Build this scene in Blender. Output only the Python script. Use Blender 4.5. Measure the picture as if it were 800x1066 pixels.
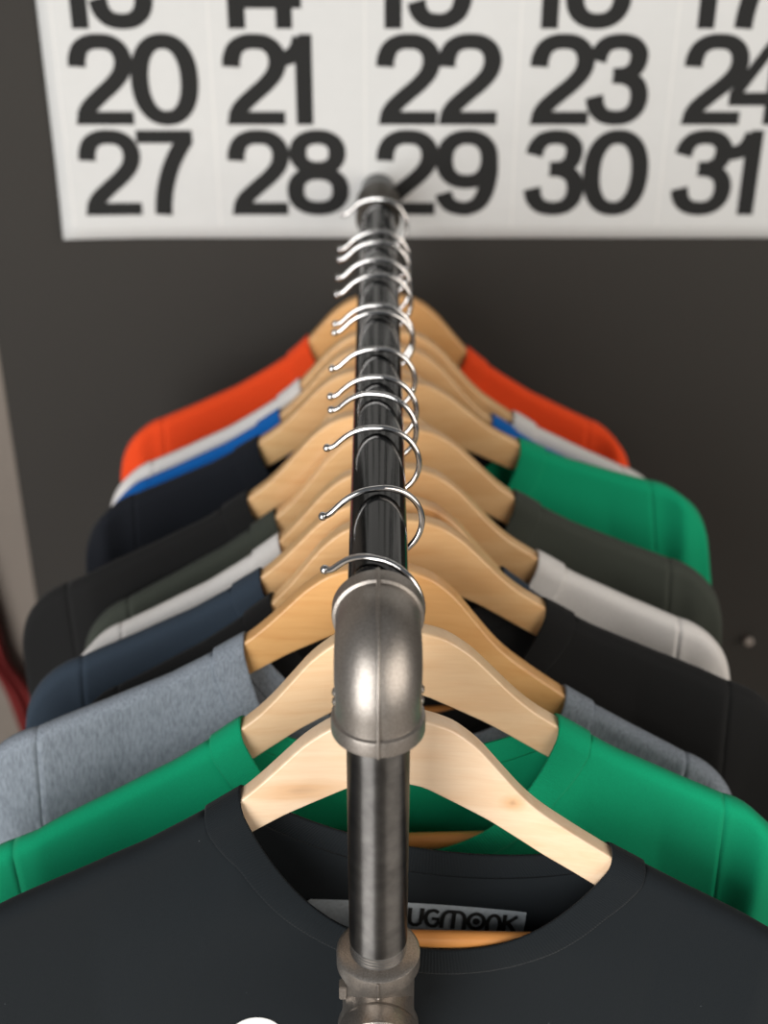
import bpy, bmesh, math, random
from mathutils import Vector, Matrix
import numpy as np

scene = bpy.context.scene
for o in list(bpy.data.objects):
    bpy.data.objects.remove(o)
COL = scene.collection
PIPE_Z = 1.55            # height of the rail's axis

# ------------------------------------------------------------------ camera
cam_data = bpy.data.cameras.new('camera')
cam = bpy.data.objects.new('camera', cam_data)
COL.objects.link(cam)
cam.location = (0, 0, PIPE_Z + .418)
cam.rotation_euler = (math.radians(90 - 30.8), 0, 0)
cam_data.sensor_width = 36
cam_data.lens = 1441 / 1066 * 36
cam_data.shift_x = 6 / 1066
cam_data.clip_start = .02
cam_data.dof.use_dof = True
cam_data.dof.focus_distance = .80
cam_data.dof.aperture_fstop = 4.6
scene.camera = cam

# ------------------------------------------------------------------ light
world = bpy.data.worlds.new('world')
scene.world = world
world.use_nodes = True
wn = world.node_tree
wbg = wn.nodes['Background']
wbg.inputs[0].default_value = (.86, .93, 1.0, 1)
wbg.inputs[1].default_value = .14

def area(name, loc, target, sx, sy, power, color):
    d = bpy.data.lights.new(name, 'AREA')
    d.shape = 'RECTANGLE'; d.size = sx; d.size_y = sy
    d.energy = power; d.color = color
    o = bpy.data.objects.new(name, d)
    COL.objects.link(o)
    o.location = loc
    o.rotation_euler = (Vector(target) - Vector(loc)).to_track_quat('-Z', 'Y').to_euler()
    return o

area('window_light', (-1.55, -1.75, 1.95), (0, .8, 1.75), 2.0, 3.1, 146, (1.0, .99, .975))
area('room_light', (2.3, -1.2, 2.3), (0, .9, 1.4), 3.0, 2.4, 84, (1.0, .92, .83))

vs = scene.view_settings
vs.view_transform = 'Standard'
vs.look = 'None'
vs.gamma = 1
vs.exposure = -.18
vs.use_curve_mapping = False

# ------------------------------------------------------------------ helpers
def lin(c):
    c = c / 255
    return c / 12.92 if c <= .04045 else ((c + .055) / 1.055) ** 2.4

def rgb(r, g, b):
    return (lin(r), lin(g), lin(b), 1)

def link_mesh(name, me, mat=None, parent=None, smooth=True, sharp=None):
    o = bpy.data.objects.new(name, me)
    COL.objects.link(o)
    if mat is not None and not me.materials:
        me.materials.append(mat)
    if smooth:
        for p in me.polygons:
            p.use_smooth = True
        if sharp: me.set_sharp_from_angle(angle=math.radians(sharp))
    if parent is not None:
        o.parent = parent
    return o

def mesh_from(name, verts, faces):
    me = bpy.data.meshes.new(name)
    me.from_pydata([tuple(v) for v in verts], [], faces)
    me.update()
    return me

def obj(name, bm, mat, parent=None, smooth=True, sharp=None):
    bmesh.ops.recalc_face_normals(bm, faces=bm.faces)
    me = bpy.data.meshes.new(name)
    bm.to_mesh(me)
    bm.free()
    return link_mesh(name, me, mat, parent, smooth, sharp)

def empty(name, loc=(0, 0, 0), rot=(0, 0, 0)):
    o = bpy.data.objects.new(name, None)
    o.empty_display_size = .05
    COL.objects.link(o)
    o.location = loc
    o.rotation_euler = rot
    return o

def tag(o, label=None, category=None, group=None, kind=None):
    if label: o['label'] = label
    if category: o['category'] = category
    if group: o['group'] = group
    if kind: o['kind'] = kind
    return o

def tube(bm, pts, r, n=16, caps=True):
    """a round tube along pts; r is a number or one radius per point"""
    pts = [Vector(p) for p in pts]
    rs = r if hasattr(r, '__len__') else [r] * len(pts)
    rings = []
    t0 = (pts[1] - pts[0]).normalized()
    up = Vector((0, 0, 1)) if abs(t0.z) < .9 else Vector((1, 0, 0))
    a = t0.cross(up).normalized()
    for i, p in enumerate(pts):
        if i == 0: t = (pts[1] - pts[0])
        elif i == len(pts) - 1: t = (pts[-1] - pts[-2])
        else: t = (pts[i + 1] - pts[i - 1])
        t.normalize()
        a = (a - t * a.dot(t)).normalized()
        b = t.cross(a)
        rings.append([bm.verts.new(p + (a * math.cos(2 * math.pi * k / n) + b * math.sin(2 * math.pi * k / n)) * rs[i]) for k in range(n)])
    for i in range(len(rings) - 1):
        for k in range(n):
            bm.faces.new((rings[i][k], rings[i][(k + 1) % n], rings[i + 1][(k + 1) % n], rings[i + 1][k]))
    if caps:
        bm.faces.new(list(reversed(rings[0])))
        bm.faces.new(rings[-1])
    return rings

def box(bm, x0, x1, y0, y1, z0, z1):
    v = [bm.verts.new((x, y, z)) for x in (x0, x1) for y in (y0, y1) for z in (z0, z1)]
    for f in ((0, 1, 3, 2), (4, 6, 7, 5), (0, 4, 5, 1), (2, 3, 7, 6), (0, 2, 6, 4), (1, 5, 7, 3)):
        bm.faces.new([v[i] for i in f])

def smooth_path(pts, sub=6):
    """Catmull-Rom through pts"""
    P = [np.array(p, float) for p in pts]
    P = [2 * P[0] - P[1]] + P + [2 * P[-1] - P[-2]]
    out = []
    for i in range(1, len(P) - 2):
        for k in range(sub):
            t = k / sub
            a, b, c, d = P[i - 1], P[i], P[i + 1], P[i + 2]
            out.append(.5 * (2 * b + (c - a) * t + (2 * a - 5 * b + 4 * c - d) * t * t + (3 * b - a - 3 * c + d) * t ** 3))
    out.append(P[-2])
    return out

# ------------------------------------------------------------------ materials
def new_mat(name):
    m = bpy.data.materials.new(name)
    m.use_nodes = True
    nt = m.node_tree
    return m, nt, nt.nodes['Principled BSDF']

def N(nt, kind, **kw):
    n = nt.nodes.new(kind)
    for k, v in kw.items():
        if k in n.inputs: n.inputs[k].default_value = v
        else: setattr(n, k, v)
    return n

def coords(nt, scale=(1, 1, 1)):
    tc = nt.nodes.new('ShaderNodeTexCoord')
    mp = nt.nodes.new('ShaderNodeMapping')
    mp.inputs['Scale'].default_value = scale
    nt.links.new(tc.outputs['Object'], mp.inputs['Vector'])
    return mp.outputs['Vector']

def ramp(nt, fac, stops):
    r = nt.nodes.new('ShaderNodeValToRGB')
    while len(r.color_ramp.elements) < len(stops):
        r.color_ramp.elements.new(.5)
    for e, (p, c) in zip(r.color_ramp.elements, stops):
        e.position = p; e.color = c
    nt.links.new(fac, r.inputs['Fac'])
    return r.outputs['Color']

def plain(name, c, rough=.6, metal=0, bump=0, bscale=200, mottled=.08):
    m, nt, b = new_mat(name)
    v = coords(nt)
    n = N(nt, 'ShaderNodeTexNoise', Scale=bscale, Detail=3.0)
    nt.links.new(v, n.inputs['Vector'])
    lo = tuple(x * (1 - mottled) for x in c[:3]) + (1,)
    hi = tuple(min(1, x * (1 + mottled)) for x in c[:3]) + (1,)
    nt.links.new(ramp(nt, n.outputs['Fac'], [(.3, lo), (.7, hi)]), b.inputs['Base Color'])
    b.inputs['Roughness'].default_value = rough
    b.inputs['Metallic'].default_value = metal
    if bump:
        bp = N(nt, 'ShaderNodeBump', Strength=bump, Distance=.001)
        nt.links.new(n.outputs['Fac'], bp.inputs['Height'])
        nt.links.new(bp.outputs['Normal'], b.inputs['Normal'])
    return m

def wood(name, light, dark, knot=None, rough=.33):
    m, nt, b = new_mat(name)
    v = coords(nt, (6, 60, 60))
    n = N(nt, 'ShaderNodeTexNoise', Scale=2.2, Detail=5.0, Distortion=.6)
    nt.links.new(v, n.inputs['Vector'])
    col = ramp(nt, n.outputs['Fac'], [(.25, dark), (.62, light)])
    v2 = coords(nt, (10, 260, 260))
    n2 = N(nt, 'ShaderNodeTexNoise', Scale=3.0, Detail=2.0)
    nt.links.new(v2, n2.inputs['Vector'])
    mx = N(nt, 'ShaderNodeMix', data_type='RGBA', blend_type='MULTIPLY')
    mx.inputs[0].default_value = .15
    nt.links.new(col, mx.inputs[6])
    nt.links.new(ramp(nt, n2.outputs['Fac'], [(.3, (.78, .7, .6, 1)), (.6, (1, 1, 1, 1))]), mx.inputs[7])
    out = mx.outputs[2]
    if knot:
        for (kx, ky, kz, sx, sz, ring) in knot:
            mp = nt.nodes.new('ShaderNodeMapping')
            tc = nt.nodes.new('ShaderNodeTexCoord')
            mp.inputs['Location'].default_value = (-kx / sx, -ky / .03, -kz / sz)
            mp.inputs['Scale'].default_value = (1 / sx, 1 / .03, 1 / sz)
            nt.links.new(tc.outputs['Object'], mp.inputs['Vector'])
            nz = N(nt, 'ShaderNodeTexNoise', Scale=1.5)
            nt.links.new(mp.outputs['Vector'], nz.inputs['Vector'])
            ad = N(nt, 'ShaderNodeMix', data_type='VECTOR')
            ad.inputs[0].default_value = .25
            nt.links.new(mp.outputs['Vector'], ad.inputs[4]); nt.links.new(nz.outputs['Color'], ad.inputs[5])
            ln = N(nt, 'ShaderNodeVectorMath', operation='LENGTH')
            nt.links.new(ad.outputs[1], ln.inputs[0])
            w = (1, 1, 1, 1); d = (.45, .25, .12, 1); mdl = (.82, .62, .42, 1)
            stops = [(.0, mdl), (.35, mdl), (.5, d), (.62, mdl), (1, w)] if ring else [(0, d), (.3, mdl), (1, w)]
            k = ramp(nt, ln.outputs['Value'], stops)
            m2 = N(nt, 'ShaderNodeMix', data_type='RGBA', blend_type='MULTIPLY')
            m2.inputs[0].default_value = .6
            nt.links.new(out, m2.inputs[6]); nt.links.new(k, m2.inputs[7])
            out = m2.outputs[2]
    nt.links.new(out, b.inputs['Base Color'])
    b.inputs['Roughness'].default_value = rough
    b.inputs['Coat Weight'].default_value = .35
    b.inputs['Coat Roughness'].default_value = .22
    bp = N(nt, 'ShaderNodeBump', Strength=.06, Distance=.001)
    nt.links.new(n2.outputs['Fac'], bp.inputs['Height'])
    nt.links.new(bp.outputs['Normal'], b.inputs['Normal'])
    return m

def fabric(name, c, rib=False, heather=None, lint=0):
    m, nt, b = new_mat(name)
    v = coords(nt)
    fine = N(nt, 'ShaderNodeTexNoise', Scale=1400.0, Detail=2.0)
    nt.links.new(v, fine.inputs['Vector'])
    if heather:
        v2 = coords(nt, (800, 800, 130))
        h = N(nt, 'ShaderNodeTexNoise', Scale=1.0, Detail=4.0, Roughness=.7)
        nt.links.new(v2, h.inputs['Vector'])
        out = ramp(nt, h.outputs['Fac'], [(.33, heather), (.62, c)])
    else:
        lo = tuple(x * .9 for x in c[:3]) + (1,)
        hi = tuple(min(1, x * 1.08) for x in c[:3]) + (1,)
        out = ramp(nt, fine.outputs['Fac'], [(.3, lo), (.7, hi)])
    if lint:
        vor = N(nt, 'ShaderNodeTexVoronoi', Scale=55.0)
        nt.links.new(v, vor.inputs['Vector'])
        k = ramp(nt, vor.outputs['Distance'], [(0, (.25, .27, .28, 1)), (.022, (0, 0, 0, 1))])
        ad = N(nt, 'ShaderNodeMix', data_type='RGBA', blend_type='ADD')
        ad.inputs[0].default_value = lint
        nt.links.new(out, ad.inputs[6]); nt.links.new(k, ad.inputs[7])
        out = ad.outputs[2]
    nt.links.new(out, b.inputs['Base Color'])
    b.inputs['Roughness'].default_value = .92
    b.inputs['Sheen Weight'].default_value = .05
    b.inputs['Sheen Roughness'].default_value = .5
    b.inputs['Specular IOR Level'].default_value = .25
    if rib:
        uv = nt.nodes.new('ShaderNodeUVMap')
        w = N(nt, 'ShaderNodeTexWave', Scale=1.0)
        w.bands_direction = 'X'
        mp = nt.nodes.new('ShaderNodeMapping')
        mp.inputs['Scale'].default_value = (120, 1, 1)
        nt.links.new(uv.outputs['UV'], mp.inputs['Vector'])
        nt.links.new(mp.outputs['Vector'], w.inputs['Vector'])
        src = w.outputs['Fac']; st = .4
    else:
        src = fine.outputs['Fac']; st = .22
    bp = N(nt, 'ShaderNodeBump', Strength=st, Distance=.0006)
    nt.links.new(src, bp.inputs['Height'])
    nt.links.new(bp.outputs['Normal'], b.inputs['Normal'])
    return m

M_wall = plain('charcoal_paint', rgb(45, 42, 38), .85, bump=.12, bscale=260, mottled=.05)
M_floor = plain('concrete', rgb(160, 152, 143), .5, bscale=6)
M_beige = plain('beige_paint', rgb(114, 105, 96), .7, bscale=40, mottled=.03)
M_paper = plain('calendar_paper', rgb(200, 200, 198), .85, bscale=90, mottled=.01)
M_ink = plain('printing_ink', rgb(27, 27, 26), .9, mottled=.02)
M_fold = plain('paper_crease', rgb(214, 212, 208), .6, mottled=.01)
M_pipe = plain('black_lacquered_pipe', rgb(11, 12, 12), .13, mottled=.15, bscale=60)
M_pipe.node_tree.nodes['Principled BSDF'].inputs['Specular IOR Level'].default_value = .36
M_pipe.node_tree.nodes['Principled BSDF'].inputs['Coat Roughness'].default_value = .08
M_post = plain('dark_steel_pipe', rgb(108, 106, 104), .40, metal=1, mottled=.25, bscale=90)
_b = M_post.node_tree.nodes['Principled BSDF']
_b.inputs['Anisotropic'].default_value = .92
_b.inputs['Anisotropic Rotation'].default_value = .25
_t = M_post.node_tree.nodes.new('ShaderNodeTangent'); _t.direction_type = 'RADIAL'; _t.axis = 'Z'
M_post.node_tree.links.new(_t.outputs[0], _b.inputs['Tangent'])
M_iron = plain('cast_iron', rgb(158, 151, 144), .37, metal=.85, bump=.2, bscale=900, mottled=.16)
M_coupling = plain('dull_iron_coupling', rgb(70, 64, 56), .55, metal=.4, bump=.3, bscale=700, mottled=.15)
M_thread = plain('bare_thread_steel', rgb(150, 146, 142), .38, metal=1)
M_chrome = plain('chrome_wire', rgb(225, 222, 220), .12, metal=1, mottled=.01)
M_red = plain('red_cloth', rgb(110, 26, 24), .9, bump=.3, bscale=700)
M_nail = plain('nail_steel', rgb(190, 180, 172), .4, metal=.6)
M_label = plain('label_print', rgb(172, 180, 186), .75, bscale=400, mottled=.12)
M_white = plain('white_print', rgb(235, 235, 232), .7, mottled=.02)

# ------------------------------------------------------------------ the setting
def struct(name, bm, mat):
    o = obj(name, bm, mat, smooth=False)
    o['kind'] = 'structure'
    return o

WALL_Y = 1.312
bm = bmesh.new(); box(bm, -.392, 3.2, WALL_Y, WALL_Y + .12, 0, 3.3); struct('wall_back', bm, M_wall)
bm = bmesh.new(); box(bm, -3.2, 3.2, -3.2, 3.0, -.1, 0); struct('floor', bm, M_floor)
# a pale door casing closes the dark wall on the left
bm = bmesh.new(); box(bm, -.52, -.392, WALL_Y - .001, WALL_Y + .12, 0, 2.6)
for f in bm.faces: pass
struct('trim_1', bm, M_beige)
bm = bmesh.new(); box(bm, -3.2, -.52, WALL_Y + .02, WALL_Y + .12, 0, 3.3); struct('wall_left', bm, M_beige)

# ------------------------------------------------------------------ wall calendar
def pen(bm, pts, a=.1, b=.078, closed=False, y=0):
    """a printed stroke: an upright elliptical pen drawn along pts (x, z), flat ends"""
    P = [np.array(p, float) for p in pts]
    n = len(P)
    L, R = [], []
    for i in range(n):
        if closed: t = P[(i + 1) % n] - P[i - 1]
        elif i == 0: t = P[1] - P[0]
        elif i == n - 1: t = P[-1] - P[-2]
        else: t = P[i + 1] - P[i - 1]
        t = t / np.linalg.norm(t)
        nx, nz = -t[1], t[0]
        h = math.sqrt((a * nx) ** 2 + (b * nz) ** 2)
        L.append(P[i] + h * np.array([nx, nz])); R.append(P[i] - h * np.array([nx, nz]))
    return L, R

def ell(cx, cz, rx, rz, n=44, p=2.25, a0=0, a1=2 * math.pi, closed=True):
    out = []
    m = n if closed else n + 1
    for k in range(m):
        t = a0 + (a1 - a0) * k / n
        c, s = math.cos(t), math.sin(t)
        out.append((cx + rx * math.copysign(abs(c) ** (2 / p), c), cz + rz * math.copysign(abs(s) ** (2 / p), s)))
    return out

def digit(d):
    """strokes of one numeral, height 1: list of (points, closed) and polygons; and its advance"""
    S, P = [], []
    if d == '0':
        S.append((ell(.40, .5, .295, .425), True)); w = .80
    elif d == '1':
        P.append([(.21, 0), (.41, 0), (.41, 1), (.26, 1), (.21, .9)])
        S.append((smooth_path([(-.02, .735), (.08, .738), (.18, .775), (.25, .85), (.29, .95)]), False)); w = .45
    elif d == '2':
        S.append((smooth_path([(.10, .645), (.108, .74), (.16, .85), (.26, .91), (.38, .923), (.51, .905), (.61, .83), (.648, .71), (.61, .58), (.5, .455), (.34, .325), (.2, .2), (.13, .08)]), False))
        P.append([(.02, 0), (.72, 0), (.72, .15), (.05, .15)]); w = .70
    elif d == '3':
        S.append((smooth_path([(.10, .71), (.13, .81), (.21, .895), (.35, .923), (.49, .9), (.575, .82), (.588, .73), (.55, .63), (.45, .565), (.30, .55)]), False))
        S.append((smooth_path([(.30, .548), (.46, .53), (.58, .46), (.63, .33), (.6, .19), (.5, .1), (.36, .077), (.22, .105), (.13, .195), (.095, .32)]), False)); w = .69
    elif d == '4':
        P.append([(.44, 0), (.63, 0), (.63, 1), (.44, 1)])
        P.append([(0, .215), (.74, .215), (.74, .365), (0, .365)])
        P.append([(0, .365), (.17, .365), (.6, 1), (.44, 1)]); w = .77
    elif d == '5':
        P.append([(.13, .85), (.64, .85), (.64, 1), (.15, 1)])
        P.append([(.06, .45), (.24, .45), (.31, 1), (.15, 1)])
        S.append((smooth_path([(.14, .5), (.25, .59), (.38, .615), (.53, .57), (.625, .45), (.635, .31), (.58, .17), (.47, .095), (.36, .077), (.22, .1), (.13, .18), (.095, .29)]), False)); w = .75
    elif d in '69':
        a = ell(.38, .66, .275, .262, 36)
        b = smooth_path([(.655, .66), (.66, .5), (.625, .3), (.55, .155), (.44, .088), (.34, .077), (.21, .11), (.13, .19), (.105, .265)])
        if d == '6':
            a = [(.76 - x, 1 - z) for x, z in a]; b = [(.76 - x, 1 - z) for x, z in b]
        S += [(a, True), (b, False)]; w = .77
    elif d == '7':
        P.append([(.0, .85), (.68, .85), (.68, 1), (.0, 1)])
        S.append((smooth_path([(.61, .92), (.5, .76), (.4, .58), (.32, .36), (.28, .17), (.265, 0)]), False)); w = .70
    elif d == '8':
        S.append((ell(.375, .738, .24, .186, 32), True)); S.append((ell(.375, .292, .278, .214, 32), True)); w = .765
    return S, P, w

def glyph_mesh(items, ox, oz, H, y, bm, a=.1, b=.078, squash=1.0):
    lay = [0]
    for S, P, dx in items:
        for pts, closed in S:
            lay[0] += 1; y = -.00006 * lay[0]
            L, R = pen(bm, pts, a, b, closed)
            vl = [bm.verts.new((ox + (dx + p[0]) * H * squash, y, oz + p[1] * H)) for p in L]
            vr = [bm.verts.new((ox + (dx + p[0]) * H * squash, y, oz + p[1] * H)) for p in R]
            n = len(vl)
            for i in range(n if closed else n - 1):
                j = (i + 1) % n
                bm.faces.new((vl[i], vl[j], vr[j], vr[i]))
        for poly in P:
            lay[0] += 1; y = -.00006 * lay[0]
            bm.faces.new([bm.verts.new((ox + (dx + p[0]) * H * squash, y, oz + p[1] * H)) for p in poly])

CAL_X0, CAL_PITCH, CAL_W = -.309, .1424, 1.046
ROW_Z = {31: -.0205, 24: .0672, 17: .1545, 10: .2417, 3: .329}
def cal_y(x, z):
    """the sheet lies on the wall and its lower left corner lifts a little"""
    e = max(0, 1 - (x - CAL_X0) / .12) * max(0, 1 - (z - (PIPE_Z - .048)) / .10)
    return WALL_Y - .0025 - .006 * e * e

cal = empty('wall_calendar', (0, WALL_Y, PIPE_Z - .048))
tag(cal, 'big white wall calendar with bold black date numerals on the charcoal wall', 'calendar')
nx, nz = 60, 40
V, Fc = [], []
for i in range(nx + 1):
    for j in range(nz + 1):
        x = CAL_X0 + CAL_W * i / nx; z = PIPE_Z - .048 + .62 * j / nz
        V.append((x, cal_y(x, z) - WALL_Y, z - (PIPE_Z - .048)))
for i in range(nx):
    for j in range(nz):
        a = i * (nz + 1) + j
        Fc.append((a, a + nz + 1, a + nz + 2, a + 1))
sh = link_mesh('sheet', mesh_from('sheet', V, Fc), M_paper, cal)
sd = sh.modifiers.new('thickness', 'SOLIDIFY'); sd.thickness = .0006; sd.offset = 1
cal_gap = .0007
for c in range(8):                                                  # faint vertical rules between the day columns
    x = CAL_X0 + .012 + CAL_PITCH * c
    if x > CAL_X0 + CAL_W - .01: break
    bm = bmesh.new()
    prev = None
    for j in range(21):
        z = .012 + .6 * j / 20
        yy = cal_y(x, z + PIPE_Z - .048) - WALL_Y - cal_gap
        cur = (bm.verts.new((x - .0006, yy, z)), bm.verts.new((x + .0006, yy, z)))
        if prev: bm.faces.new((prev[0], prev[1], cur[1], cur[0]))
        prev = cur
    obj('column_rule', bm, M_fold, cal, smooth=False)
first = {3: None, 10: 6, 17: 13, 24: 20, 31: 27}
for row, start in first.items():
    for c in range(7):
        if row == 3:
            n = c - 1
            if n < 1: continue
        else:
            n = start + c
        if n > 31: continue
        s = str(n)
        items, dx = [], 0
        for k, ch in enumerate(s):
            if ch == '1' and k == 0 and len(s) == 2: dx -= .12
            if ch == '4' and k == 1: dx += -.155
            if ch == '1' and k == 1: dx += -.075
            if ch == '3' and k == 1: dx += -.04
            S, P, w = digit(ch)
            if ch == '1' and k == 0: S = [([(x + .02, z) for x, z in S[0][0]], False)]
            items.append((S, P, dx)); dx += w + (.02 if ch != '1' else .03)
        bm = bmesh.new()
        ox = -.2862 + CAL_PITCH * c
        glyph_mesh(items, ox, ROW_Z[row] + .044, .0825, 0, bm, .106, .083, .95)
        for v in bm.verts:
            v.co.y += cal_y(v.co.x, v.co.z + PIPE_Z - .048) - WALL_Y - cal_gap - .0002
        obj('date_numeral', bm, M_ink, cal, smooth=False)

# a small nail head in the wall on the right
bm = bmesh.new()
tube(bm, [(0.430, WALL_Y + .01, 1.017), (0.430, WALL_Y - .008, 1.017), (0.430, WALL_Y - .0085, 1.017), (0.430, WALL_Y - .0115, 1.017), (0.430, WALL_Y - .0122, 1.017)], [.0015, .0015, .0048, .0048, .003], 14)
NAIL = obj('nail', bm, M_nail)
tag(NAIL, 'small pale nail head in the charcoal wall beyond the right shirt shoulders', 'nail')

# ------------------------------------------------------------------ the pipe rack
PY = .558                     # the near post; the rail's far end is fixed to the wall
PR = .0167
rack = empty('pipe_clothes_rack', (0, PY, 0))
tag(rack, 'black iron pipe clothes rack with cast elbow, standing in front of the wall', 'clothes rack')
def part(name, bm, mat, parent=rack, smooth=True):
    for v in bm.verts: v.co.y -= PY
    return obj(name, bm, mat, parent, smooth, 38)

bm = bmesh.new(); tube(bm, [(0, PY + .02, PIPE_Z), (0, WALL_Y - .001, PIPE_Z)], PR, 64); part('rail', bm, M_pipe)
bm = bmesh.new()
tube(bm, [(0, y, PIPE_Z) for y in (1.2225, 1.2226, 1.2240, 1.2700, 1.2715, 1.2716)], [.0172, .0198, .0206, .0206, .0198, .0172], 48); part('wall_coupling', bm, M_coupling)
TEE_TOP = PIPE_Z - .208
for yy in (PY,):
    bm = bmesh.new(); tube(bm, [(0, yy, PIPE_Z - .025), (0, yy, TEE_TOP + .0092), (0, yy, TEE_TOP + .0085)], [PR, PR, PR - .0006], 64); p = part('post', bm, M_post)
    bm = bmesh.new()
    zs = TEE_TOP - .004
    pts, rs = [], []
    for k in range(6):
        z = zs + .0120 - k * .0024
        pts += [(0, yy, z), (0, yy, z - .0007), (0, yy, z - .0014), (0, yy, z - .0019)]; rs += [PR - .0013, PR - .0003, PR - .0003, PR - .0013]
    tube(bm, pts, rs, 64, caps=False); part('pipe_thread', bm, M_thread, p)
    bm = bmesh.new(); tube(bm, [(0, yy, TEE_TOP - .07), (0, yy, .034)], PR, 48); part('lower_post', bm, M_post)
    # floor flange
    bm = bmesh.new()
    tube(bm, [(0, yy, 0.0005), (0, yy, .006), (0, yy, .008), (0, yy, .012), (0, yy, .036), (0, yy, .038)], [.045, .045, .043, .026, .024, .021], 48); part('floor_flange', bm, M_iron)

def elbow(yc, sgn):
    """cast elbow: from the rail (running +y*sgn away) down to the post"""
    bm = bmesh.new()
    R = .026; A = .045
    c = (yc + sgn * R, PIPE_Z - R)
    path, rad = [], []
    def add(y, z, r): path.append((0, y, z)); rad.append(r)
    br, bd = .0222, .0245
    y_end = yc + sgn * A
    for t, r in ((0, .0178), (0, bd - .0012), (.0012, bd), (.008, bd), (.0100, bd - .0004), (.0107, br + .0003)):
        add(y_end - sgn * t, PIPE_Z, r)
    n = 20
    for k in range(n + 1):
        a = math.pi / 2 * k / n
        add(c[0] - sgn * R * math.sin(a), c[1] + R * math.cos(a), br + .0005 * math.sin(2 * a))
    z_end = PIPE_Z - A
    for t, r in ((.0107, br + .0003), (.0100, bd - .0004), (.008, bd), (.0012, bd), (0, bd - .0012), (0, .0178)):
        add(yc, z_end + t, r)
    # drop coincident centres so that the tangents stay defined
    P2, R2 = [path[0]], [rad[0]]
    for p, r in zip(path[1:], rad[1:]):
        if (Vector(p) - Vector(P2[-1])).length < 1e-6:
            q = Vector(P2[-1]); p = (p[0], p[1] - sgn * 4e-5, p[2]) if abs(p[2] - PIPE_Z) < 1e-6 else (p[0], p[1], p[2] - 4e-5)
        P2.append(p); R2.append(r)
    tube(bm, P2, R2, 64)
    e = part('elbow', bm, M_iron)
    # casting seam over the outside of the bend
    bm = bmesh.new()
    sp, sr = [], []
    o_r = R + br + .0003
    sp.append((0, yc + sgn * (A - .0008), PIPE_Z + bd)); sp.append((0, yc + sgn * (A - .0085), PIPE_Z + bd))
    for k in range(25):
        a = math.pi / 2 * k / 24
        sp.append((0, c[0] - sgn * o_r * math.sin(a), c[1] + o_r * math.cos(a)))
    sp.append((0, yc - sgn * bd, PIPE_Z - A + .0085)); sp.append((0, yc - sgn * bd, PIPE_Z - A + .001))
    tube(bm, sp, .0011, 10); part('casting_seam', bm, M_iron, e)
    if sgn > 0:
        for sx, zz in ((-1, -.026), (-1, -.032), (1, -.024), (1, -.031)):
            bm = bmesh.new()
            bmesh.ops.create_icosphere(bm, subdivisions=2, radius=1, matrix=Matrix.Translation((sx * .0218, yc + .006, PIPE_Z + zz)) @ Matrix.Diagonal((.0022, .003, .0026, 1)))
            part('casting_nub', bm, M_iron, e)
elbow(PY, 1)

def tee(yc, sgn):
    bm = bmesh.new()
    zt = TEE_TOP; br, bd = .0212, .0242
    tube(bm, [(0, yc, zt - .006), (0, yc, zt), (0, yc, zt + .00005), (0, yc, zt - .0014), (0, yc, zt - .011), (0, yc, zt - .0135), (0, yc, zt - .018), (0, yc, zt - .058), (0, yc, zt - .0625), (0, yc, zt - .065), (0, yc, zt - .0746), (0, yc, zt - .076), (0, yc, zt - .0761)],
         [.0172, .0178, bd - .002, bd, bd, bd - .001, br, br, bd - .001, bd, bd, bd - .0012, .0178], 64)
    t = part('tee_fitting', bm, M_iron)
    zc = zt - .038
    bm = bmesh.new()
    pts = [(0, yc - sgn * d, zc) for d in (.004, .016, .024, .0265, .029, .0405, .042, .0421)]
    tube(bm, pts, [br * .97, br, br, bd - .001, bd, bd, bd - .0015, .014], 64); part('branch', bm, M_iron, t)
    bm = bmesh.new()
    tube(bm, [(0, yc - sgn * bd, zt - .0015), (0, yc - sgn * bd, zt - .011), (0, yc - sgn * (br + .0002), zt - .0165), (0, yc - sgn * (br + .003), zt - .020)], .0009, 8); part('casting_seam', bm, M_iron, t)
    for sx in (-1,):
        bm = bmesh.new()
        box(bm, sx * .0205 - .0022, sx * .0205 + .0022, yc - .012, yc - .005, zt - .030, zt - .0195)
        bmesh.ops.bevel(bm, geom=list(bm.edges), offset=.0006, segments=2, affect='EDGES')
        part('casting_nub', bm, M_iron, t)
tee(PY, 1)

# ------------------------------------------------------------------ hangers
HX = np.array([0, 20, 35, 50, 60, 75, 85, 95, 115, 140, 180, 215, 225, 260, 300]) * 1e-3
HZ = np.array([2, 0, -5.5, -17.5, -29.5, -47, -57, -64.5, -77, -91, -107, -119, -123, -139, -157]) * 1e-3
BX = np.array([0, 20, 60, 95, 127, 140, 180, 215, 225]) * 1e-3
BZ = np.array([-45, -49, -71, -94, -112, -119, -140, -164, -166]) * 1e-3
def _smooth_table(X, Z):
    xs = np.linspace(0, X[-1], 601)
    full = np.concatenate([-xs[::-1], xs[1:]])
    zs = np.interp(np.abs(full), X, Z)
    k = np.hanning(37); k /= k.sum()
    pad = np.concatenate([np.full(18, 0.0) + zs[0] + (zs[0] - zs[1]) * np.arange(18, 0, -1), zs, zs[-1] + (zs[-1] - zs[-2]) * np.arange(1, 19)])
    sm = np.convolve(pad, k, 'valid')
    return full, sm
_PX, _PZ = _smooth_table(HX, HZ)
_BX, _BZ = _smooth_table(BX, BZ)
def prof(x): return float(np.interp(x, _PX, _PZ))
def under(x): return float(np.interp(x, _BX, _BZ))
BOW = .030
def bow(x): return -BOW * (min(abs(x), .23) / .2) ** 2

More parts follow.
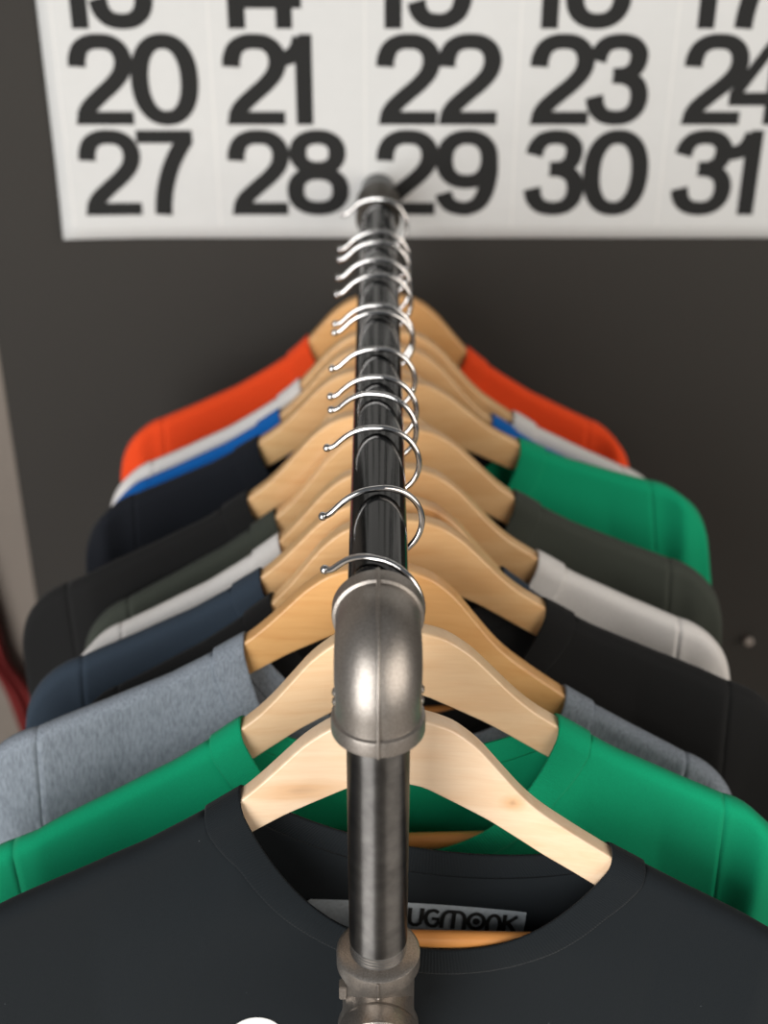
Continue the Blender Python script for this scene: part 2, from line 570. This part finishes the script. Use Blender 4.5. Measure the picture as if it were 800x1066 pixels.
def hanger_body_mesh():
    xs = np.linspace(-.210, .210, 111)
    T = .0062; ch = .0020
    V, Fc = [], []
    sect = []
    for k in range(6):                                             # rounded upper corners, smaller lower ones
        a = math.pi / 2 * k / 5
        sect.append((T - ch + ch * math.sin(a), 'T', ch - ch * math.cos(a)))
    lower = []
    for k in range(4):
        a = math.pi / 2 * k / 3
        lower.append((T - .002 + .002 * math.cos(a), 'B', .002 - .002 * math.sin(a)))
    half = sect + lower
    prof_pts = half + [(-y, s, d) for y, s, d in reversed(half)]
    n = len(prof_pts)
    for x in xs:
        e = max(0, (abs(x) - .198) / .012)
        sq = math.sqrt(max(.02, 1 - e * e))
        zt, zb = prof(x), under(x)
        mid = (zt + zb) / 2
        for y, s, d in prof_pts:
            z = zt - d if s == 'T' else zb + d
            V.append((x, bow(x) + y * (.35 + .65 * sq), mid + (z - mid) * (.45 + .55 * sq)))
    for i in range(len(xs) - 1):
        for k in range(n):
            a, b = i * n + k, i * n + (k + 1) % n
            Fc.append((a, b, b + n, a + n))
    Fc.append(tuple(range(n)))
    Fc.append(tuple(reversed(range((len(xs) - 1) * n, len(xs) * n))))
    me = mesh_from('hanger_body', V, Fc)
    bm = bmesh.new(); bm.from_mesh(me); bmesh.ops.recalc_face_normals(bm, faces=bm.faces); bm.to_mesh(me); bm.free()
    return me

HOOK_R = .024
def hook_mesh():
    # in the hook's own frame: origin on the rail's axis height
    pts = [(-.0332, .0, .0030), (-.0312, 0, .0034), (-.0285, 0, .0050), (-.0250, 0, .0085), (-.0205, 0, .0126), (-.0150, 0, .0160), (-.0080, 0, .0184)]
    for k in range(0, 27):
        a = math.radians(90 - 9 * k * 200 / 234)
        pts.append((.001 + HOOK_R * math.cos(a), 0, -.005 + HOOK_R * math.sin(a)))
    pts += [(-.0035, 0, -.0345), (.0000, 0, -.0440), (.0008, 0, -.0520), (.0005, 0, -.0620), (0, 0, -.0900)]
    pts = smooth_path(pts, 3)
    bm = bmesh.new()
    tube(bm, pts, .00185, 14)
    bmesh.ops.create_uvsphere(bm, u_segments=14, v_segments=10, radius=.0027, matrix=Matrix.Translation((-.0336, 0, .0030)))
    bmesh.ops.recalc_face_normals(bm, faces=bm.faces)
    me = bpy.data.meshes.new('hook'); bm.to_mesh(me); bm.free()
    return me

def bar_mesh():
    bm = bmesh.new()
    y = -.0235
    tube(bm, [(-.196, y, -.1545), (-.190, y, -.1545), (.190, y, -.1545), (.196, y, -.1545)], [.004, .0055, .0055, .004], 20)
    bmesh.ops.recalc_face_normals(bm, faces=bm.faces)
    me = bpy.data.meshes.new('trouser_bar'); bm.to_mesh(me); bm.free()
    return me

ME_BODY, ME_HOOK, ME_BAR = hanger_body_mesh(), hook_mesh(), bar_mesh()
for me in (ME_BODY, ME_HOOK, ME_BAR):
    for p in me.polygons: p.use_smooth = True

W_cream = wood('pale_maple', rgb(238, 210, 178), rgb(232, 197, 160), [(.074, -.006, -.054, .007, .006, False), (-.045, -.008, -.050, .028, .008, False)])
W_cream2 = wood('pale_maple_plain', rgb(236, 203, 162), rgb(229, 190, 146))
W_orange = wood('honey_maple', rgb(224, 174, 114), rgb(214, 158, 98))
W_tan = wood('tan_maple', rgb(226, 184, 132), rgb(216, 168, 114))
W_knot = wood('tan_maple_knotted', rgb(226, 184, 132), rgb(216, 168, 114), [(.036, -.002, -.008, .012, .012, False)])
W_bar = wood('orange_bar_wood', rgb(214, 150, 84), rgb(196, 126, 62))

#          y     dx     dy     dz    roll   yaw   hook swivel, wood
HANG = [
 (.619,  .0087, -.0042, -.0070, -.056,  .025,  26, W_cream),
 (.695,  .0076, -.0027, -.0026,  .034,  .001,  -8, W_cream2),
 (.771,  .0030, -.0034, -.0058, -.070,  .008,   6, W_orange),
 (.819,  .0087,  .0004, -.0004,  .049,  .009,  16, W_tan),
 (.845,  .0080,  .0006, -.0001, -.045,  .030,   6, W_knot),
 (.891,  .0090,  .0008,  .0003,  .015,  .015,   4, W_tan),
 (.957,  .0109,  .0001, -.0015,  .061,  .027,   0, W_tan),
 (.9705,-.0030,  .0019,  .0040,  .008,  .001,   5, W_tan),
 (1.033, .0054,  .0018, -.0005,  .155,  .050,   0, W_tan),
 (1.067, .0001, -.0009, -.0019, -.044, -.002,   3, W_tan),
 (1.108, .0043,  .0007,  .0003, -.007,  .004,   4, W_tan),
 (1.134, .0065,  .0016,  .0033, -.006,  .000,   2, W_tan),
 (1.222, .0058,  .0007,  .0010, -.014, -.011,   8, W_orange),
]
LABEL_H = [
 'pale wooden hanger nearest the camera, holding the black shirt below the iron elbow',
 'pale wooden hanger second from the front, holding the bright green shirt',
 'honey coloured wooden hanger third from the front, holding the heather grey shirt',
 'wooden hanger fourth from the front, holding the plain black shirt behind the grey one',
 'wooden hanger with a small knot, fifth from the front, holding the slate navy shirt',
 'wooden hanger sixth from the front, holding the white shirt in the middle of the row',
 'wooden hanger seventh from the front, holding the dark olive shirt',
 'wooden hanger directly behind the olive shirt, holding a wide black shirt',
 'wooden hanger halfway down the row, holding the green shirt seen on the right',
 'wooden hanger holding the midnight navy shirt next in front of the blue one',
 'wooden hanger holding the cobalt blue shirt near the far end of the rail',
 'wooden hanger holding the white shirt next in front of the orange one',
 'wooden hanger last on the rail, nearest the wall, holding the orange shirt',
]
ROOTS = []
for i, (y, dx, dy, dz, roll, yaw, swivel, wm) in enumerate(HANG):
    root = empty('wooden_hanger', (dx, y + dy, PIPE_Z - .075 + dz), (0, -roll, yaw))
    tag(root, LABEL_H[i], 'hanger', 'wooden hangers along the rail')
    b = bpy.data.objects.new('hanger_body', ME_BODY); COL.objects.link(b); b.parent = root
    if not ME_BODY.materials: ME_BODY.materials.append(wm)
    b.material_slots[0].link = 'OBJECT'; b.material_slots[0].material = wm
    r = bpy.data.objects.new('trouser_bar', ME_BAR); COL.objects.link(r); r.parent = root
    if not ME_BAR.materials: ME_BAR.materials.append(W_bar)
    r['label'] = 'orange toned round wooden bar'
    h = bpy.data.objects.new('hook', ME_HOOK); COL.objects.link(h); h.parent = root
    if not ME_HOOK.materials: ME_HOOK.materials.append(M_chrome)
    h['label'] = 'shiny chrome wire hook'
    want = Matrix.Translation((.0010, y, PIPE_Z + .0006)) @ Matrix.Rotation(-math.radians(swivel), 4, 'Z')
    base = Matrix.Translation(root.location) @ root.rotation_euler.to_matrix().to_4x4()
    h.matrix_local = base.inverted() @ want
    ROOTS.append(root)

# ------------------------------------------------------------------ shirts
def sstep(t):
    t = max(0., min(1., t)); return t * t * (3 - 2 * t)

RR = .0078
def Dv(v, ext):
    if v < RR: return math.sqrt(max(0, RR * RR - (RR - v) ** 2))
    return RR + ext * (1 - math.exp(-(v - RR) / .09))

class Shirt:
    def __init__(s, root, fab, rib, xl, xr, wl, wr, df=.085, db=.046, ext=.004, back=None, hem=-.70, seed=0, wr_amp=.0015, name=None):
        s.root = root; s.xl, s.xr, s.wl, s.wr = xl, xr, wl, wr
        s.df, s.db, s.ext, s.back, s.hem = df, db, ext, back, hem
        s.yf = -.0298
        s.fab, s.rib = fab, rib
        s.rng = random.Random(seed); s.amp = wr_amp
        s.ph = [s.rng.uniform(0, 6.28) for _ in range(8)]
        s.xm = (xl + xr) / 2; s.a = (xr - xl) / 2
        s.build()
    def zs(s, x):
        """the shirt's upper line: on the hanger's arms, and straight across the neck opening"""
        lift = .0016
        if s.xl < x < s.xr:
            t = (x - s.xl) / (s.xr - s.xl)
            return prof(s.xl) * (1 - t) + prof(s.xr) * t + lift
        return prof(x) + lift
    def yy(s, x, v, side):
        D = Dv(v, 0)
        b = bow(x)
        w = s.amp * sstep(v / .10) * (math.sin(23 * x + 5 * v + s.ph[0]) + .6 * math.sin(41 * x - 9 * v + s.ph[1]) + .35 * math.sin(12 * v + 70 * x + s.ph[2]))
        w *= sstep((abs(x) - .03) / .12) * .7
        if side < 0:
            t = sstep(v / .075)
            return (b - D) * (1 - t) + (min(s.yf, b - .0082) - s.ext * sstep(v / .3) * sstep((abs(x) - .04) / .1)) * t + w
        if s.back is None:
            t = sstep(v / .11)
            return b * (1 - .5 * t) - .002 * t + D + .003 * t + w * .6
        tb = sstep((v - .02) / .06)
        return (b + D) * (1 - tb) + min(s.back, b + .0085) * tb + w
    def ring(s, phi, grow, dgrow, off):
        c, sn = math.cos(phi), math.sin(phi)
        x = s.xm + (s.a + grow) * c
        front = sn >= 0
        depth = ((s.df if front else s.db) + dgrow) * abs(sn) ** 1.45
        z = s.zs(x) - depth
        v = depth
        y = s.yy(x, v, -1 if front else 1)
        k = sstep(v / .01)
        return (x, y + (-off if front else off) * k, z + off * (1 - k))
    def build(s):
        root = s.root
        x1l, x1r = -(s.wl - .045), s.wr - .045
        G = .020
        ol, orr = s.xl - G, s.xr + G
        # ---- body: front and back panels
        xs = []
        xs += list(np.linspace(x1l, ol, 26))
        th = np.linspace(math.pi, 0, 61)[1:-1]
        xs += [s.xm + (s.a + G) * math.cos(t) for t in th]
        xs += list(np.linspace(orr, x1r, 26))
        frac = [0, .0006, .0018, .004, .0075, .012, .02, .032, .05, .075, .105, .14, .18, .24, .32, .42, .55, .70, .85, 1]
        V, Fc = [], []
        def panel(side):
            base = len(V)
            for x in xs:
                top = s.zs(x)
                u = (x - s.xm) / (s.a + G)
                v0 = 0
                if abs(u) < 1:
                    v0 = ((s.df if side < 0 else s.db) + G * .95) * (1 - u * u) ** .725
                hemz = s.hem + .008 * math.sin(9 * x + s.ph[3])
                vmax = top - hemz
                for f in frac:
                    v = v0 + (vmax - v0) * f
                    # side seams: the body narrows to nothing in depth at its edges
                    e = min(x - x1l, x1r - x)
                    k = 1 if e > .02 else math.sqrt(max(0, 1 - (1 - e / .02) ** 2))
                    yf, yb = s.yy(x, v, -1), s.yy(x, v, 1)
                    m = (yf + yb) / 2
                    y = yf if side < 0 else yb
                    k2 = k + (1 - k) * (1 - sstep((v - .13) / .08))
                    V.append((x, m + (y - m) * k2, top - v))
            nf = len(frac)
            for i in range(len(xs) - 1):
                for j in range(nf - 1):
                    a = base + i * nf + j
                    q = (a, a + 1, a + nf + 1, a + nf)
                    Fc.append(q if side < 0 else tuple(reversed(q)))
        panel(-1); panel(1)
        bm = bmesh.new()
        me = mesh_from('body', V, Fc); bm.from_mesh(me); bpy.data.meshes.remove(me)
        bmesh.ops.remove_doubles(bm, verts=bm.verts, dist=.00005)
        body = obj('body', bm, s.fab, root)
        sd = body.modifiers.new('cloth_thickness', 'SOLIDIFY'); sd.thickness = .0010; sd.offset = 0
        # ---- collar: a ribbed band
        n = 128; rows = [0, .06, .5, .94, 1]
        V, Fc, UV = [], [], []
        for k in range(n):
            phi = 2 * math.pi * k / n
            for rfr in rows:
                bulge = .0016 + .0005 * math.sin(math.pi * rfr)
                V.append(s.ring(phi, G * rfr, G * rfr, bulge)); UV.append((k / n, rfr))
        m = len(rows)
        for k in range(n):
            for j in range(m - 1):
                a, b = k * m + j, ((k + 1) % n) * m + j
                Fc.append((a, b, b + 1, a + 1))
        me = mesh_from('collar', V, Fc)
        uvl = me.uv_layers.new(name='UVMap')
        for p in me.polygons:
            for li, vi in zip(p.loop_indices, p.vertices):
                u, w = UV[vi]
                if vi < m and any(UV[q][0] > .9 for q in p.vertices): u = 1.0
                uvl.data[li].uv = (u, w)
        col = link_mesh('collar', me, s.rib, root)
        sd = col.modifiers.new('rib_thickness', 'SOLIDIFY'); sd.thickness = .0018; sd.offset = 0
        # ---- sleeves
        for sg in (-1, 1):
            x1 = x1l if sg < 0 else x1r
            w = s.wl if sg < 0 else s.wr
            z1 = s.zs(x1)
            s0 = (s.zs(x1) - s.zs(x1 - sg * .02)) / .02
            P0 = np.array([abs(x1), z1]); P1 = np.array([w - .004, z1 + s0 * .034]); P2 = np.array([w, z1 - .062]); P3 = np.array([w + .006, z1 - .235])
            top, bot = [], []
            for k in range(31):
                t = k / 30
                if t < .55:
                    q = t / .55
                    p = (1 - q) ** 2 * P0 + 2 * q * (1 - q) * P1 + q * q * P2
                else:
                    q = (t - .55) / .45
                    p = P2 * (1 - q) + P3 * q
                top.append(p)
                bot.append(np.array([abs(x1) - .001, z1 - .21]) * (1 - t) + np.array([w - .060, z1 - .262]) * t)
            fr = [0, .006, .016, .03, .05, .08, .12, .18, .27, .38, .5, .62, .74, .84, .91, .955, .98, 1]
            V, Fc = [], []
            for side in (-1, 1):
                base = len(V)
                for k in range(31):
                    tp, bt = top[k], bot[k]
                    L = np.linalg.norm(bt - tp)
                    for f in fr:
                        p = tp * (1 - f) + bt * f
                        v = f * L
                        D = min(Dv(v, s.ext), Dv(L - v, 0))
                        q = sstep(v / .11) * (1 - sstep(k / 30 * 1.6))
                        t = k / 30
                        b = bow(p[0]) - .007 * sstep((p[0] - .185) / .025) * (1 - sstep((p[0] - .226) / .02)) * max(0, min(1, (.215 - abs(x1)) / .013))
                        cfront = s.yy(x1, v, -1) ; cback = s.yy(x1, v, 1)
                        mid0 = (cfront + cback) / 2
                        half0 = (cback - cfront) / 2
                        ta = sstep(t * 3.5)
                        mid = mid0 * (1 - ta) + (b + .002 * t) * ta + .0012 * math.sin(40 * p[0] + 30 * v + s.ph[4]) * sstep(v / .05) * t
                        half = (min(half0, D) if f > .5 else half0) * (1 - t) + (D + .002 * t * min(1, v / .02) * min(1, (L - v) / .02)) * t
                        V.append((sg * p[0], mid + side * half, p[1]))
                nf = len(fr)
                for k in range(30):
                    for j in range(nf - 1):
                        a = base + k * nf + j
                        q = (a, a + 1, a + nf + 1, a + nf)
                        Fc.append(q)
            bm = bmesh.new()
            me = mesh_from('sleeve', V, Fc); bm.from_mesh(me); bpy.data.meshes.remove(me)
            bmesh.ops.remove_doubles(bm, verts=bm.verts, dist=.00005)
            sl = obj('sleeve', bm, s.fab, root)
            sd = sl.modifiers.new('cloth_thickness', 'SOLIDIFY'); sd.thickness = .0010; sd.offset = 0

def fab_pair(name, c, **kw):
    return fabric(name + '_jersey', c, **kw), fabric(name + '_rib', c, rib=True, **{k: v for k, v in kw.items() if k == 'heather'})

F_black1 = fab_pair('blue_black', rgb(15, 21, 25), lint=.8)
F_green = fab_pair('green', rgb(0, 148, 103))
F_grey = fab_pair('heather_grey', rgb(140, 148, 157), heather=rgb(106, 113, 122))
F_black = fab_pair('black', rgb(22, 22, 22))
F_navy = fab_pair('slate_navy', rgb(46, 57, 69))
F_white = fab_pair('white', rgb(218, 214, 210))
F_olive = fab_pair('dark_olive', rgb(60, 64, 57))
F_midnight = fab_pair('midnight', rgb(20, 23, 30))
F_blue = fab_pair('cobalt', rgb(10, 98, 180))
F_orange = fab_pair('orange', rgb(232, 74, 28))

SHIRTS = [
 # label, fabric, collar left and right, outer edge left and right, kwargs
 ('blue-black crew neck t-shirt at the very front with a printed inside neck label', F_black1, -.086, .135, .285, .290, dict(df=.083, db=.041, ext=.006, back=None, wr_amp=.0016)),
 ('bright green crew neck t-shirt second from the front, behind the blue-black one', F_green, -.097, .104, .290, .252, dict(df=.092, db=.042, ext=.006, back=None, wr_amp=.0028)),
 ('heather grey t-shirt third from the front, its shoulder reaching the left picture edge', F_grey, -.090, .132, .270, .262, dict(df=.125, db=.066, ext=.006, back=-.0172)),
 ('plain black t-shirt behind the heather grey one, its wide right shoulder bare', F_black, -.088, .107, .246, .278, dict(db=.02, back=-.0172)),
 ('slate navy t-shirt in front of the first white one, seen on the left', F_navy, -.091, .085, .262, .255, dict(back=-.0172, ext=.003)),
 ('white t-shirt between the slate navy and the dark olive one', F_white, -.085, .111, .250, .261, dict(back=-.0172, ext=.003)),
 ('dark olive t-shirt behind the middle white one', F_olive, -.098, .094, .264, .258, dict(back=-.0172, ext=.0005)),
 ('wide black t-shirt directly behind the dark olive one, its left shoulder lowest', F_black, -.103, .085, .294, .262, dict(db=.008, back=-.0172, ext=.001)),
 ('green t-shirt in the middle of the row, its right shoulder far out', F_green, -.088, .104, .250, .251, dict(back=-.0172, ext=.003)),
 ('midnight navy t-shirt in front of the cobalt blue one, seen on the left', F_midnight, -.101, .080, .250, .250, dict(back=-.0172, ext=.002)),
 ('cobalt blue t-shirt showing as a thin strip before the far white one', F_blue, -.092, .098, .252, .245, dict(back=-.0172, ext=.001)),
 ('white t-shirt next in front of the orange one, near the wall', F_white, -.077, .117, .254, .260, dict(back=-.0172, ext=.003)),
 ('orange t-shirt last on the rail, nearest the charcoal wall', F_orange, -.072, .080, .255, .243, dict(back=-.0172, ext=.006, df=.07)),
]
shirts = []
for i, (lab, (fj, fr), xl, xr, wl, wr, kw) in enumerate(SHIRTS):
    hr = ROOTS[i]
    root = empty('t_shirt', hr.location, hr.rotation_euler)
    tag(root, lab, 't-shirt', 't-shirts hanging on the rail')
    s = Shirt(root, fj, fr, xl, xr, wl, wr, seed=i * 7 + 1, **kw)
    shirts.append(s)

# ---- printed neck label inside the front shirt, and the white print low on its chest
front = shirts[0]
LX0, LX1, LV0, LV1 = -.046, .094, .066, .088    # local x and depth under the shirt's upper line
LZ0 = -.1795; LZH = .0240; LTILT = -.03
def label_pt(x, z, off):
    zz = z + LTILT * x
    return (x, front.yy(x, max(.01, front.zs(x) - zz), 1) - off, zz)
V, Fc = [], []
nx, nz = 40, 6
for i in range(nx + 1):
    for j in range(nz + 1):
        x = LX0 + (LX1 - LX0) * i / nx
        z = LZ0 + LZH * j / nz
        if i == 0: z = LZ0 + LZH * (.15 + .7 * j / nz)
        V.append(label_pt(x, z, .0016))
for i in range(nx):
    for j in range(nz):
        a = i * (nz + 1) + j
        Fc.append((a, a + nz + 1, a + nz + 2, a + 1))
lab = link_mesh('neck_label', mesh_from('neck_label', V, Fc), M_label, front.root)
lab['label'] = 'grey printed neck label with black lettering'
LET = {
 'U': ([([(.10, 1), (.10, .45), (.15, .2), (.32, .09), (.5, .09), (.67, .2), (.72, .45), (.72, 1)], False)], .86),
 'G': ([(smooth_path([(.74, .80), (.6, .90), (.42, .91), (.22, .82), (.10, .55), (.2, .22), (.4, .09), (.62, .10), (.74, .25)]), False), ([(.74, .18), (.74, .48), (.42, .48)], False)], .90),
 'M': ([(smooth_path([(.09, 0), (.09, .45), (.16, .75), (.33, .9), (.5, .92), (.75, .92), (1.0, .9), (1.17, .75), (1.24, .45), (1.24, 0)]), False), ([(.665, .9), (.665, .0)], False)], 1.38),
 'O': ([(ell(.5, .5, .40, .40, 30, 2), True), (ell(.5, .5, .09, .09, 12, 2), True)], 1.02),
 'N': ([(smooth_path([(.02, .09), (.16, .09)]), False), (smooth_path([(.12, 0.02), (.10, .45), (.2, .78), (.42, .91), (.64, .78), (.74, .45), (.72, .02)]), False), ([(.68, .09), (.82, .09)], False)], .88),
 'K': ([([(.10, 0), (.10, 1)], False), ([(.14, .48), (.72, .96)], False), ([(.3, .58), (.74, .03)], False)], .85),
}
bm = bmesh.new()
cx = .0195; H = .0165
for ch in 'UGMONK':
    S, w = LET[ch]
    glyph_mesh([(S, [], 0)], cx, LZ0 + .0038, H, 0, bm, .105, .09, .753)
    cx += w * H * .753 * .96
for v in bm.verts:
    v.co = label_pt(v.co.x, v.co.z, .0021 - v.co.y)
obj('lettering', bm, M_ink, lab, smooth=False)

def chest_pt(x, z, off):
    return (x, front.yy(x, front.zs(x) - z, -1) - off, z)
bm = bmesh.new()
ccx, ccz, rx, rz = -.0735, -.2385, .018, .020
rings = []
for q in (0.001, .35, .7, 1):
    rings.append([bm.verts.new(chest_pt(ccx + rx * q * math.cos(2 * math.pi * k / 40), ccz + rz * q * math.sin(2 * math.pi * k / 40), .0012)) for k in range(40)])
for a, b in zip(rings, rings[1:]):
    for k in range(40):
        bm.faces.new((a[k], a[(k + 1) % 40], b[(k + 1) % 40], b[k]))
cp = obj('chest_print', bm, M_white, front.root)
cp['label'] = 'white round chest print'

# ------------------------------------------------------------------ red cloth hanging beside the casing
V, Fc = [], []
path = [(-.500, 1.52, .06), (-.500, 1.47, .10), (-.490, 1.30, .088), (-.466, 1.12, .055), (-.450, 1.045, .036), (-.440, 1.00, .026), (-.422, .955, .032), (-.414, .905, .030), (-.402, .83, .034), (-.395, .65, .04), (-.395, .40, .04), (-.395, .20, .04)]
pp = smooth_path(path, 6)
nw = 24
for (x, z, w) in pp:
    for side in (0, 1):
        for k in range(nw + 1):
            u = k / nw * 2 - 1
            edge = math.sqrt(max(0, 1 - abs(u) ** 6))
            fold = .006 * math.sin(6.5 * u + 3 * z)
            yb = WALL_Y - .0225 - fold
            V.append((x + u * w * .5, yb + (-.006 if side == 0 else .006) * edge, z))
m = 2 * (nw + 1)
for i in range(len(pp) - 1):
    for side in (0, 1):
        for k in range(nw):
            a = i * m + side * (nw + 1) + k
            Fc.append((a, a + 1, a + m + 1, a + m))
me = mesh_from('scarf', V, Fc)
bm = bmesh.new(); bm.from_mesh(me); bpy.data.meshes.remove(me)
bmesh.ops.remove_doubles(bm, verts=bm.verts, dist=.0002)
cl = obj('hanging_cloth', bm, M_red)
tag(cl, 'dark red cloth hanging at the left edge beside the beige door casing', 'cloth')
